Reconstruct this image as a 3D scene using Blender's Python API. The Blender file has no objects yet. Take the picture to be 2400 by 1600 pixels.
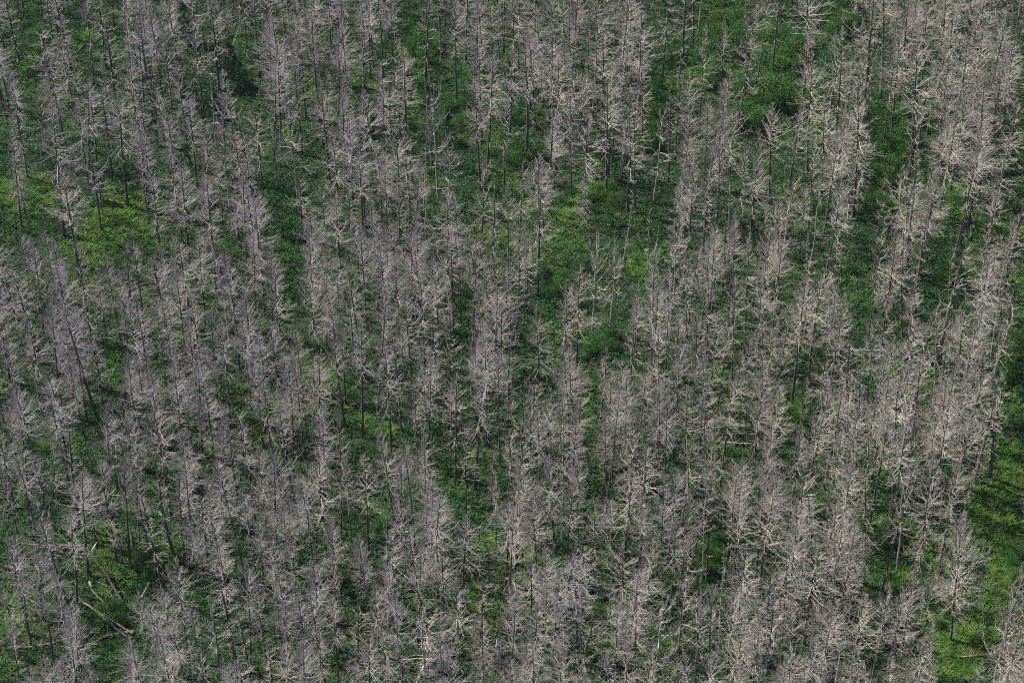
import bpy, math, random
import numpy as np

random.seed(7)
rng = np.random.default_rng(7)
scene = bpy.context.scene
col = scene.collection
R = math.radians

# ------------------------------------------------------------------ camera, sky, sun, exposure
W, H = 2400.0, 1600.0
FPX = 4850.0
PITCH = R(38.0)
CAM = np.array([0.0, 0.0, 128.0])
cam_data = bpy.data.cameras.new("camera")
cam_data.sensor_width = 36.0
cam_data.lens = 36.0 * FPX / W
cam_data.clip_start = 1.0
cam_data.clip_end = 6000.0
cam = bpy.data.objects.new("camera", cam_data)
cam.location = CAM
cam.rotation_euler = (math.pi / 2 - PITCH, 0, 0)
col.objects.link(cam)
scene.camera = cam

SUN_DIR = np.array([-0.80, 0.35, 0.0])
SUN_ELEV = R(54)
az = math.atan2(SUN_DIR[0], SUN_DIR[1])          # compass angle from +Y towards +X
world = bpy.data.worlds.new("World")
scene.world = world
world.use_nodes = True
nt = world.node_tree
nt.nodes.clear()
sky = nt.nodes.new("ShaderNodeTexSky")
sky.sky_type = 'NISHITA'
sky.sun_disc = False
sky.sun_elevation = SUN_ELEV
sky.sun_rotation = az
bg = nt.nodes.new("ShaderNodeBackground")
bg.inputs[1].default_value = 0.06
wo = nt.nodes.new("ShaderNodeOutputWorld")
nt.links.new(sky.outputs[0], bg.inputs[0])
nt.links.new(bg.outputs[0], wo.inputs[0])

sd = bpy.data.lights.new("sun", 'SUN')
sd.energy = 5.0
sd.angle = R(0.5)
sd.color = (1.0, 0.95, 0.89)
sun = bpy.data.objects.new("sun", sd)
# lamp shines along its -Z; +Z points to the sun
ex = R(90) - SUN_ELEV
sun.rotation_euler = (ex, 0, -az + math.pi)
col.objects.link(sun)

scene.view_settings.view_transform = 'Standard'
scene.view_settings.look = 'None'
scene.view_settings.exposure = 0.82
scene.view_settings.gamma = 1.0
scene.view_settings.use_curve_mapping = False
scene.render.engine = 'CYCLES'
scene.cycles.use_denoising = False
scene.cycles.pixel_filter_type = 'BLACKMAN_HARRIS'
scene.cycles.filter_width = 1.05
scene.cycles.max_bounces = 6
scene.cycles.diffuse_bounces = 3
scene.cycles.glossy_bounces = 1
scene.cycles.transmission_bounces = 2

# ------------------------------------------------------------------ geometry of the view (used to lay the forest out on the ground)
CP, SP = math.cos(PITCH), math.sin(PITCH)
def ray(px, py):
    u = (px - W / 2) / FPX
    v = (H / 2 - py) / FPX
    return np.array([u, CP + v * SP, -SP + v * CP])
def ground_z(x, y):
    return (0.5 * np.sin(x * 0.061 + 1.3) * np.cos(y * 0.047) + 0.25 * np.sin(x * 0.17 + y * 0.11)
            + 0.12 * np.sin(x * 0.53 - y * 0.37) + 0.07 * np.sin(x * 1.3 + 0.7 * y) * np.cos(y * 1.1))
def unproject(px, py, h=0.0):
    """the place whose point h metres above the ground is seen at this pixel"""
    d = ray(px, py)
    z = h
    for _ in range(3):
        t = (z - CAM[2]) / d[2]
        p = CAM + d * t
        z = ground_z(p[0], p[1]) + h
    return float(p[0]), float(p[1])
def project(x, y, z):
    dx, dy, dz = x - CAM[0], y - CAM[1], z - CAM[2]
    depth = dy * CP - dz * SP
    up = dy * SP + dz * CP
    return W / 2 + FPX * dx / depth, H / 2 - FPX * up / depth, depth

# ------------------------------------------------------------------ materials
def material(name, rough=0.9):
    m = bpy.data.materials.new(name)
    m.use_nodes = True
    n = m.node_tree.nodes
    b = n["Principled BSDF"]
    b.inputs["Roughness"].default_value = rough
    b.inputs["Specular IOR Level"].default_value = 0.2
    return m, m.node_tree, b
def ramp(t, stops):
    r = t.nodes.new("ShaderNodeValToRGB")
    el = r.color_ramp.elements
    while len(el) < len(stops):
        el.new(0.5)
    for e, (p, c) in zip(el, stops):
        e.position = p
        e.color = (*c, 1)
    return r
def noise(t, scale, detail=3, coord="Object", rough=0.55, stretch=None):
    tc = t.nodes.new("ShaderNodeTexCoord")
    nz = t.nodes.new("ShaderNodeTexNoise")
    nz.inputs["Scale"].default_value = scale
    nz.inputs["Detail"].default_value = detail
    nz.inputs["Roughness"].default_value = rough
    src = tc.outputs[coord]
    if stretch:
        mp = t.nodes.new("ShaderNodeMapping")
        mp.inputs["Scale"].default_value = stretch
        t.links.new(src, mp.inputs[0])
        src = mp.outputs[0]
    t.links.new(src, nz.inputs["Vector"])
    return nz
def mixc(t, fac, a, b, mode='MIX'):
    m = t.nodes.new("ShaderNodeMix")
    m.data_type = 'RGBA'
    m.blend_type = mode
    for s, k in ((fac, 0), (a, 6), (b, 7)):
        if isinstance(s, (int, float)):
            m.inputs[k].default_value = s
        elif isinstance(s, tuple):
            m.inputs[k].default_value = (*s, 1)
        else:
            t.links.new(s, m.inputs[k])
    return m.outputs[2]

def wood(name, tones, dark, patch, patch_c, patch_pos=0.6):
    """weathered wood: tone differs from tree to tree; patches of bark or lichen"""
    m, t, b = material(name, 0.85)
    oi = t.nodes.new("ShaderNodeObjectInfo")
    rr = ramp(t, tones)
    # tone: part chance, part painted light: shaded mauve left to bright warm right
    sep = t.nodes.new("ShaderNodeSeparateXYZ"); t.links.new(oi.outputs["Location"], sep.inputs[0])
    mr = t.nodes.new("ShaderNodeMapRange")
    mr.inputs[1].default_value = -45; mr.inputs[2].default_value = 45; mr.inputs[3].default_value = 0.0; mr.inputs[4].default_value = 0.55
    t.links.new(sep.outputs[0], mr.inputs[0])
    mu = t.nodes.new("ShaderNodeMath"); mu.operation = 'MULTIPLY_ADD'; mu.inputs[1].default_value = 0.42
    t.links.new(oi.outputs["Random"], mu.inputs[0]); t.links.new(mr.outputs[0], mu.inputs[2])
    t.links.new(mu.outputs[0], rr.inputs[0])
    n1 = noise(t, 3.0, 4, stretch=(1, 1, 0.35))
    r1 = ramp(t, [(0.35, (0, 0, 0)), (0.62, (1, 1, 1))])
    t.links.new(n1.outputs[0], r1.inputs[0])
    c = mixc(t, r1.outputs[0], dark, rr.outputs[0])
    n2 = noise(t, 9.0, 3)
    r2 = ramp(t, [(patch_pos, (0, 0, 0)), (patch_pos + 0.06, (patch,) * 3)])
    t.links.new(n2.outputs[0], r2.inputs[0])
    c = mixc(t, r2.outputs[0], c, patch_c)
    t.links.new(c, b.inputs["Base Color"])
    bp = t.nodes.new("ShaderNodeBump")
    bp.inputs["Strength"].default_value = 0.5
    bp.inputs["Distance"].default_value = 0.03
    n3 = noise(t, 22.0, 4, stretch=(1, 1, 0.2))
    t.links.new(n3.outputs[0], bp.inputs["Height"])
    t.links.new(bp.outputs[0], b.inputs["Normal"])
    return m

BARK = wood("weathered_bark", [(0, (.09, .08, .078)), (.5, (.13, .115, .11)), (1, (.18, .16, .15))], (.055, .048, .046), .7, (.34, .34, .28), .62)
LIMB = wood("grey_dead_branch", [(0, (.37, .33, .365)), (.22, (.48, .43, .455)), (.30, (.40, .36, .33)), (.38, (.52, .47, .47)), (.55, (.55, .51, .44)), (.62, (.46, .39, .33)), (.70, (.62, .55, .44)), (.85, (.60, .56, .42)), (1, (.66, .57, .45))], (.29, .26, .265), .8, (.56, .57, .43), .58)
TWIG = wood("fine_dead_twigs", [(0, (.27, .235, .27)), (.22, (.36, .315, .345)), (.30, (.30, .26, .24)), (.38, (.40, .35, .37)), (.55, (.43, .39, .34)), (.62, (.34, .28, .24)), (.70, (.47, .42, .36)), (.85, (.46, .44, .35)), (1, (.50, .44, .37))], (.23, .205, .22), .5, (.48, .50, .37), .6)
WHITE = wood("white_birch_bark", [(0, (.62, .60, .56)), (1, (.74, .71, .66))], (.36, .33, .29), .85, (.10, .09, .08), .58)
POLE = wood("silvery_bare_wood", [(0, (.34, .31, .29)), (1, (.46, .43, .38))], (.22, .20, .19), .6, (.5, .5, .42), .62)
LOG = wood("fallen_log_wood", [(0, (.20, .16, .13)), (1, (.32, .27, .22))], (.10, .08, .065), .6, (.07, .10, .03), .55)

def leafmat(name, tones, trans=0.35):
    m, t, b = material(name, 0.6)
    oi = t.nodes.new("ShaderNodeObjectInfo")
    gi = t.nodes.new("ShaderNodeNewGeometry")
    ad = t.nodes.new("ShaderNodeMath"); ad.operation = 'ADD'
    ml = t.nodes.new("ShaderNodeMath"); ml.operation = 'MULTIPLY'; ml.inputs[1].default_value = 0.5
    t.links.new(gi.outputs["Random Per Island"], ad.inputs[0])
    t.links.new(oi.outputs["Random"], ad.inputs[1])
    t.links.new(ad.outputs[0], ml.inputs[0])
    rr = ramp(t, tones)
    t.links.new(ml.outputs[0], rr.inputs[0])
    t.links.new(rr.outputs[0], b.inputs["Base Color"])
    tr = t.nodes.new("ShaderNodeBsdfTranslucent")
    t.links.new(rr.outputs[0], tr.inputs[0])
    mx = t.nodes.new("ShaderNodeMixShader"); mx.inputs[0].default_value = trans
    t.links.new(b.outputs[0], mx.inputs[1]); t.links.new(tr.outputs[0], mx.inputs[2])
    t.links.new(mx.outputs[0], t.nodes["Material Output"].inputs[0])
    return m
SHRUB_LEAF = leafmat("shrub_leaves", [(0.1, (.022, .075, .018)), (.5, (.04, .12, .022)), (.9, (.085, .17, .025))])
HERB_LEAF = leafmat("ground_herb_leaves", [(0.1, (.014, .052, .019)), (.5, (.024, .082, .022)), (.85, (.042, .11, .024)), (1, (.07, .13, .028))], .3)
GRASS_BLADE = leafmat("grass_blades", [(0.1, (.04, .135, .022)), (.5, (.075, .175, .026)), (.9, (.16, .21, .04))])
NEEDLE = leafmat("dark_needles", [(0.1, (.012, .045, .022)), (.9, (.025, .075, .035))], .15)
RUST = leafmat("rusty_fern", [(0, (.45, .12, .04)), (1, (.55, .18, .06))], .2)

def ground_material():
    m, t, b = material("mossy_forest_floor", 0.95)
    n1 = noise(t, 0.085, 5, rough=0.6)
    r1 = ramp(t, [(0.36, (.012, .028, .012)), (.47, (.018, .045, .014)), (.56, (.030, .065, .016)), (.66, (.05, .075, .02))])
    t.links.new(n1.outputs[0], r1.inputs[0])
    n2 = noise(t, 0.9, 5, rough=0.65)
    r2 = ramp(t, [(0.50, (0, 0, 0)), (.68, (.75, .75, .75))])
    t.links.new(n2.outputs[0], r2.inputs[0])
    c = mixc(t, r2.outputs[0], r1.outputs[0], (.07, .05, .035))
    n3 = noise(t, 3.5, 6, rough=0.7)
    r3 = ramp(t, [(0.3, (.55, .55, .55)), (.7, (1.3, 1.3, 1.3))])
    t.links.new(n3.outputs[0], r3.inputs[0])
    c = mixc(t, 1.0, c, r3.outputs[0], 'MULTIPLY')
    t.links.new(c, b.inputs["Base Color"])
    bp = t.nodes.new("ShaderNodeBump")
    bp.inputs["Strength"].default_value = 0.9
    bp.inputs["Distance"].default_value = 0.25
    t.links.new(n3.outputs[0], bp.inputs["Height"])
    t.links.new(bp.outputs[0], b.inputs["Normal"])
    return m
GROUND = ground_material()

# ------------------------------------------------------------------ mesh helpers
class Geo:
    """collects tubes and leaf quads and links them as one mesh"""
    def __init__(s):
        s.v, s.f, s.mi, s.n = [], [], [], 0
    def tubes(s, P, r, sides=3, mat=0):
        """P (n, m, 3) centre lines, r (n, m) radii: n tapering tubes of m rings"""
        P = np.asarray(P, float); r = np.asarray(r, float)
        n, m, _ = P.shape
        T = np.gradient(P, axis=1)
        T /= np.linalg.norm(T, axis=2, keepdims=True) + 1e-9
        ref = np.where(np.abs(T[:, :1, 2:3]) > 0.9, np.array([1.0, 0, 0]), np.array([0, 0, 1.0]))
        ref = np.broadcast_to(ref, T.shape)
        U = np.cross(T, ref); U /= np.linalg.norm(U, axis=2, keepdims=True) + 1e-9
        V = np.cross(T, U)
        a = np.arange(sides) * 2 * math.pi / sides
        ring = (P[:, :, None, :] + r[:, :, None, None] * (np.cos(a)[None, None, :, None] * U[:, :, None, :]
                                                          + np.sin(a)[None, None, :, None] * V[:, :, None, :]))
        s.v.append(ring.reshape(-1, 3))
        i0 = s.n + (np.arange(n)[:, None, None] * m + np.arange(m - 1)[None, :, None]) * sides
        k = np.arange(sides)[None, None, :]
        k2 = (k + 1) % sides
        f = np.stack([i0 + k, i0 + k2, i0 + sides + k2, i0 + sides + k], -1).reshape(-1, 4)
        s.f.append(f); s.mi.append(np.full(len(f), mat)); s.n += n * m * sides
    def quads(s, C, U, V, mat=0):
        """leaves: centre C, half axes U and V, each (n, 3)"""
        q = np.stack([C - U, C - V, C + U, C + V], 1).reshape(-1, 3)
        n = len(C)
        s.v.append(q)
        f = s.n + np.arange(n)[:, None] * 4 + np.arange(4)[None]
        s.f.append(f); s.mi.append(np.full(n, mat)); s.n += 4 * n
    def mesh(s, name, mats, smooth=True):
        v = np.concatenate(s.v).astype(np.float32); f = np.concatenate(s.f).astype(np.int32)
        me = bpy.data.meshes.new(name)
        me.vertices.add(len(v)); me.vertices.foreach_set("co", v.ravel())
        me.loops.add(f.size); me.loops.foreach_set("vertex_index", f.ravel())
        me.polygons.add(len(f))
        me.polygons.foreach_set("loop_start", np.arange(len(f), dtype=np.int32) * 4)
        me.polygons.foreach_set("material_index", np.concatenate(s.mi).astype(np.int32))
        me.polygons.foreach_set("use_smooth", np.full(len(f), smooth))
        for m in mats:
            me.materials.append(m)
        me.update(calc_edges=True)
        return me

def add(name, data, parent=None, **props):
    o = bpy.data.objects.new(name, data)
    col.objects.link(o)
    if parent is not None:
        o.parent = parent
    for k, v in props.items():
        o[k] = v
    return o

def walk(start, az0, el0, L, m, rg, bend=0.0, tip=0.0, wob=0.12):
    """n curved branch lines; angles and lengths are arrays (n,); bend and tip change the elevation along the way"""
    n = len(L)
    P = np.zeros((n, m, 3)); P[:, 0] = start
    a = np.array(az0, float); e = np.array(el0, float)
    for j in range(1, m):
        t = j / (m - 1)
        a = a + rg.normal(0, wob, n)
        e = e + bend / (m - 1) * (1 - t) + tip / (m - 1) * t * 2 + rg.normal(0, wob * .8, n)
        st = (L / (m - 1))[:, None]
        P[:, j] = P[:, j - 1] + st * np.stack([np.cos(a) * np.cos(e), np.sin(a) * np.cos(e), np.sin(e)], 1)
    return P
def at(P, t):
    """points at fraction t (n,) along lines P (n, m, 3), with directions"""
    m = P.shape[1]
    x = np.clip(t * (m - 1), 0, m - 1 - 1e-6); i = x.astype(int); f = (x - i)[:, None]
    k = np.arange(len(P))
    p = P[k, i] * (1 - f) + P[k, i + 1] * f
    d = P[k, i + 1] - P[k, i]; d /= np.linalg.norm(d, axis=1, keepdims=True) + 1e-9
    return p, d

# ------------------------------------------------------------------ dead tree variants: (trunk mesh, crown mesh)
def spruce_meshes(seed, kind):
    rg = np.random.default_rng(seed)
    Ht = 13.0
    P = dict(
        dense=dict(z0=.50, nb=76, R=2.2, nt=5, el=(-.55, .85), r=.025),
        fuzzy=dict(z0=.46, nb=96, R=1.85, nt=5, el=(-.50, .85), r=.020),
        open=dict(z0=.42, nb=50, R=2.4, nt=6, el=(-.50, .8), r=.034),
        tuft=dict(z0=.64, nb=40, R=1.6, nt=6, el=(-.1, .9), r=.026),
        hang=dict(z0=.22, nb=90, R=1.9, nt=5, el=(-1.0, .5), r=.026),
        thin=dict(z0=.35, nb=44, R=1.15, nt=4, el=(-.4, .7), r=.020),
        snap=dict(z0=.30, nb=60, R=1.9, nt=5, el=(-.6, .3), r=.027),
        lone=dict(z0=.26, nb=200, R=2.9, nt=7, el=(-.55, .9), r=.027),
    )[kind]
    # trunk
    tk = Geo()
    m = 12
    cut = rg.uniform(.62, .8) if kind == 'snap' else 1.0
    zz = np.linspace(0, Ht * cut, m)
    bow = rg.normal(0, .16); ph = rg.uniform(0, 6.28)
    off = bow * np.sin(zz / Ht * math.pi) + np.cumsum(rg.normal(0, .02, m))
    tx = off * math.cos(ph); ty = off * math.sin(ph)
    line = np.stack([tx, ty, zz], 1)
    rad = .135 * (1 - zz / Ht) ** .8 + .012
    rad[0] *= 1.35
    line[0, 2] = -0.5
    tk.tubes(line[None], rad[None], 8, 0)
    nr = 5
    ra = rg.uniform(0, 6.28, nr)
    st = np.zeros((nr, 3)); st[:, 2] = .25
    tk.tubes(walk(st, ra, np.full(nr, -.6), np.full(nr, .6), 3, rg), np.tile([.08, .05, .02], (nr, 1)), 5, 0)
    def on_trunk(z):
        return np.stack([np.interp(z, zz, tx), np.interp(z, zz, ty), z], 1)
    # primary branches
    nb = P['nb']
    q = np.sort(rg.uniform(0, 1, nb)) ** .95
    t = P['z0'] + (1 - P['z0']) * q
    z = t * Ht * cut - .1
    prof = np.minimum(1, ((1 - q) / .72 + (.10 if kind != 'snap' else .6))) * (0.72 + .28 * np.minimum(1, q / .25))
    side = rg.uniform(0, 6.28)
    azb = rg.uniform(0, 6.28, nb)
    L = P['R'] * prof * rg.uniform(.55, 1.12, nb) * (1 + .18 * np.cos(azb - side))
    L *= np.where(rg.random(nb) < .10, .35, 1)
    L[rg.random(nb) < .02] *= 1.3
    el = P['el'][0] + .1 + (P['el'][1] - P['el'][0]) * q ** .8 + rg.normal(0, .16, nb)
    w = .075 if kind != 'open' else .15
    B = walk(on_trunk(z), azb, el, L, 6, rg, bend=-.15 if kind != 'hang' else -.7, tip=.22, wob=w)
    r0 = P['r'] * (.55 + .45 * prof) * rg.uniform(.7, 1.3, nb)
    rr = r0[:, None] * np.linspace(1, .38, 6)[None]
    cr = Geo()
    cr.tubes(B, rr, 3, 0)
    # secondary
    nt_ = P['nt']
    idx = np.repeat(np.arange(nb), nt_)
    tt = rg.uniform(.32, 1.0, len(idx))
    p, d = at(B[idx], tt)
    a0 = np.arctan2(d[:, 1], d[:, 0]); e0 = np.arcsin(np.clip(d[:, 2], -1, 1))
    sgn = np.where(rg.random(len(idx)) < .5, -1, 1)
    a1 = a0 + sgn * rg.uniform(.35, .9, len(idx))
    e1 = e0 * .8 + rg.normal(.08, .26, len(idx))
    L2 = L[idx] * rg.uniform(.18, .52, len(idx)) * (1.2 - .6 * tt) + .06
    S = walk(p, a1, e1, L2, 4, rg, tip=.15, wob=.08)
    k2 = P['r'] * .5
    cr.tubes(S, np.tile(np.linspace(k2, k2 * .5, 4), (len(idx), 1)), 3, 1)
    # tertiary twigs
    n3 = {'dense': 1, 'fuzzy': 2, 'open': 1, 'tuft': 1, 'hang': 1, 'thin': 1, 'snap': 1, 'lone': 2}[kind]
    id3 = np.repeat(np.arange(len(idx)), n3)
    tt3 = rg.uniform(.25, 1.0, len(id3))
    p, d = at(S[id3], tt3)
    a0 = np.arctan2(d[:, 1], d[:, 0]); e0 = np.arcsin(np.clip(d[:, 2], -1, 1))
    L3 = L2[id3] * rg.uniform(.25, .55, len(id3)) + .05
    Q = walk(p, a0 + np.where(rg.random(len(id3)) < .5, -1, 1) * rg.uniform(.4, 1.1, len(id3)),
             e0 + rg.normal(.1, .4, len(id3)), L3, 2, rg, wob=.1)
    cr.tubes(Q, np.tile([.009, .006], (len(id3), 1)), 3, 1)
    # a few snapped stubs on the bare lower stem
    ns = 16
    zs = rg.uniform(1.0, P['z0'] * Ht + .5, ns)
    cr.tubes(walk(on_trunk(zs), rg.uniform(0, 6.28, ns), rg.normal(-.25, .2, ns), rg.uniform(.25, 1.0, ns), 3, rg),
             np.tile([.018, .012, .007], (ns, 1)), 3, 0)
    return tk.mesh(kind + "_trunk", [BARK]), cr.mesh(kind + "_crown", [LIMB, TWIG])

def fan_meshes(seed, pole=False):
    """larger dead tree with a few thick crooked limbs that fork"""
    rg = np.random.default_rng(seed)
    Ht = 13.0
    m = 10
    zz = np.linspace(0, Ht * (1.0 if pole else .86), m)
    tx = np.cumsum(rg.normal(0, .07, m)); ty = np.cumsum(rg.normal(0, .07, m))
    tx -= tx[0]; ty -= ty[0]
    line = np.stack([tx, ty, zz], 1); line[0, 2] = -.5
    tk = Geo()
    tk.tubes(line[None], (.17 * (1 - zz / Ht) ** .75 + .02)[None] * (.55 if pole else 1), 8, 0)
    cr = Geo()
    nb = 14 if pole else 24
    q = np.sort(rg.uniform(0, 1, nb))
    z = (.30 + .56 * q) * Ht if not pole else (.2 + .78 * q) * Ht
    az_ = np.arange(nb) * 2.4 + rg.normal(0, .5, nb)
    L = (3.3 * (1 - .45 * q) if not pole else .9 * (1 - .3 * q)) * rg.uniform(.45, 1.15, nb)
    B = walk(np.stack([np.interp(z, zz, tx), np.interp(z, zz, ty), z], 1), az_, .05 + .75 * q + rg.normal(0, .2, nb), L, 8, rg, bend=-.35, tip=.5, wob=.24)
    cr.tubes(B, (rg.uniform(.6, 1.1, nb) * (.065 if not pole else .025))[:, None] * np.linspace(1, .35, 8)[None], 4, 0)
    cur, Lc, rad = B, L, (.026 if not pole else .013)
    for k, (n_, wb) in enumerate(((5, .22), (4, .2), (3, .15))):
        ix = np.repeat(np.arange(len(cur)), n_)
        tt = rg.uniform(.25, 1, len(ix))
        p, d = at(cur[ix], tt)
        a0 = np.arctan2(d[:, 1], d[:, 0]); e0 = np.arcsin(np.clip(d[:, 2], -1, 1))
        L2 = Lc[ix] * rg.uniform(.22, .5, len(ix))
        cur = walk(p, a0 + np.where(rg.random(len(ix)) < .5, -1, 1) * rg.uniform(.4, 1.0, len(ix)), e0 + rg.normal(.15, .35, len(ix)), L2, 4, rg, tip=.3, wob=wb)
        cr.tubes(cur, np.tile(np.linspace(rad, rad * .5, 4), (len(ix), 1)), 3, 0 if k == 0 else 1)
        Lc = L2; rad *= .55
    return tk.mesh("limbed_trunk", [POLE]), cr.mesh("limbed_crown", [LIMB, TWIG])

VAR = {}
for i, k in enumerate(('dense', 'fuzzy', 'open', 'tuft', 'hang', 'thin', 'snap', 'lone')):
    VAR[k] = [spruce_meshes(100 + 17 * i + j, k) for j in range({'dense': 8, 'fuzzy': 6, 'open': 6, 'tuft': 4, 'hang': 3, 'thin': 3, 'snap': 3, 'lone': 1}[k])]
VAR['fan'] = [fan_meshes(900 + j) for j in range(4)]
VAR['pole'] = [fan_meshes(950 + j, True) for j in range(4)]
NATR = {'dense': 1.75, 'fuzzy': 1.45, 'open': 2.1, 'tuft': 1.35, 'hang': 1.9, 'thin': .95, 'snap': 1.9, 'lone': 3.1, 'fan': 3.0, 'pole': .9}

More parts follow.
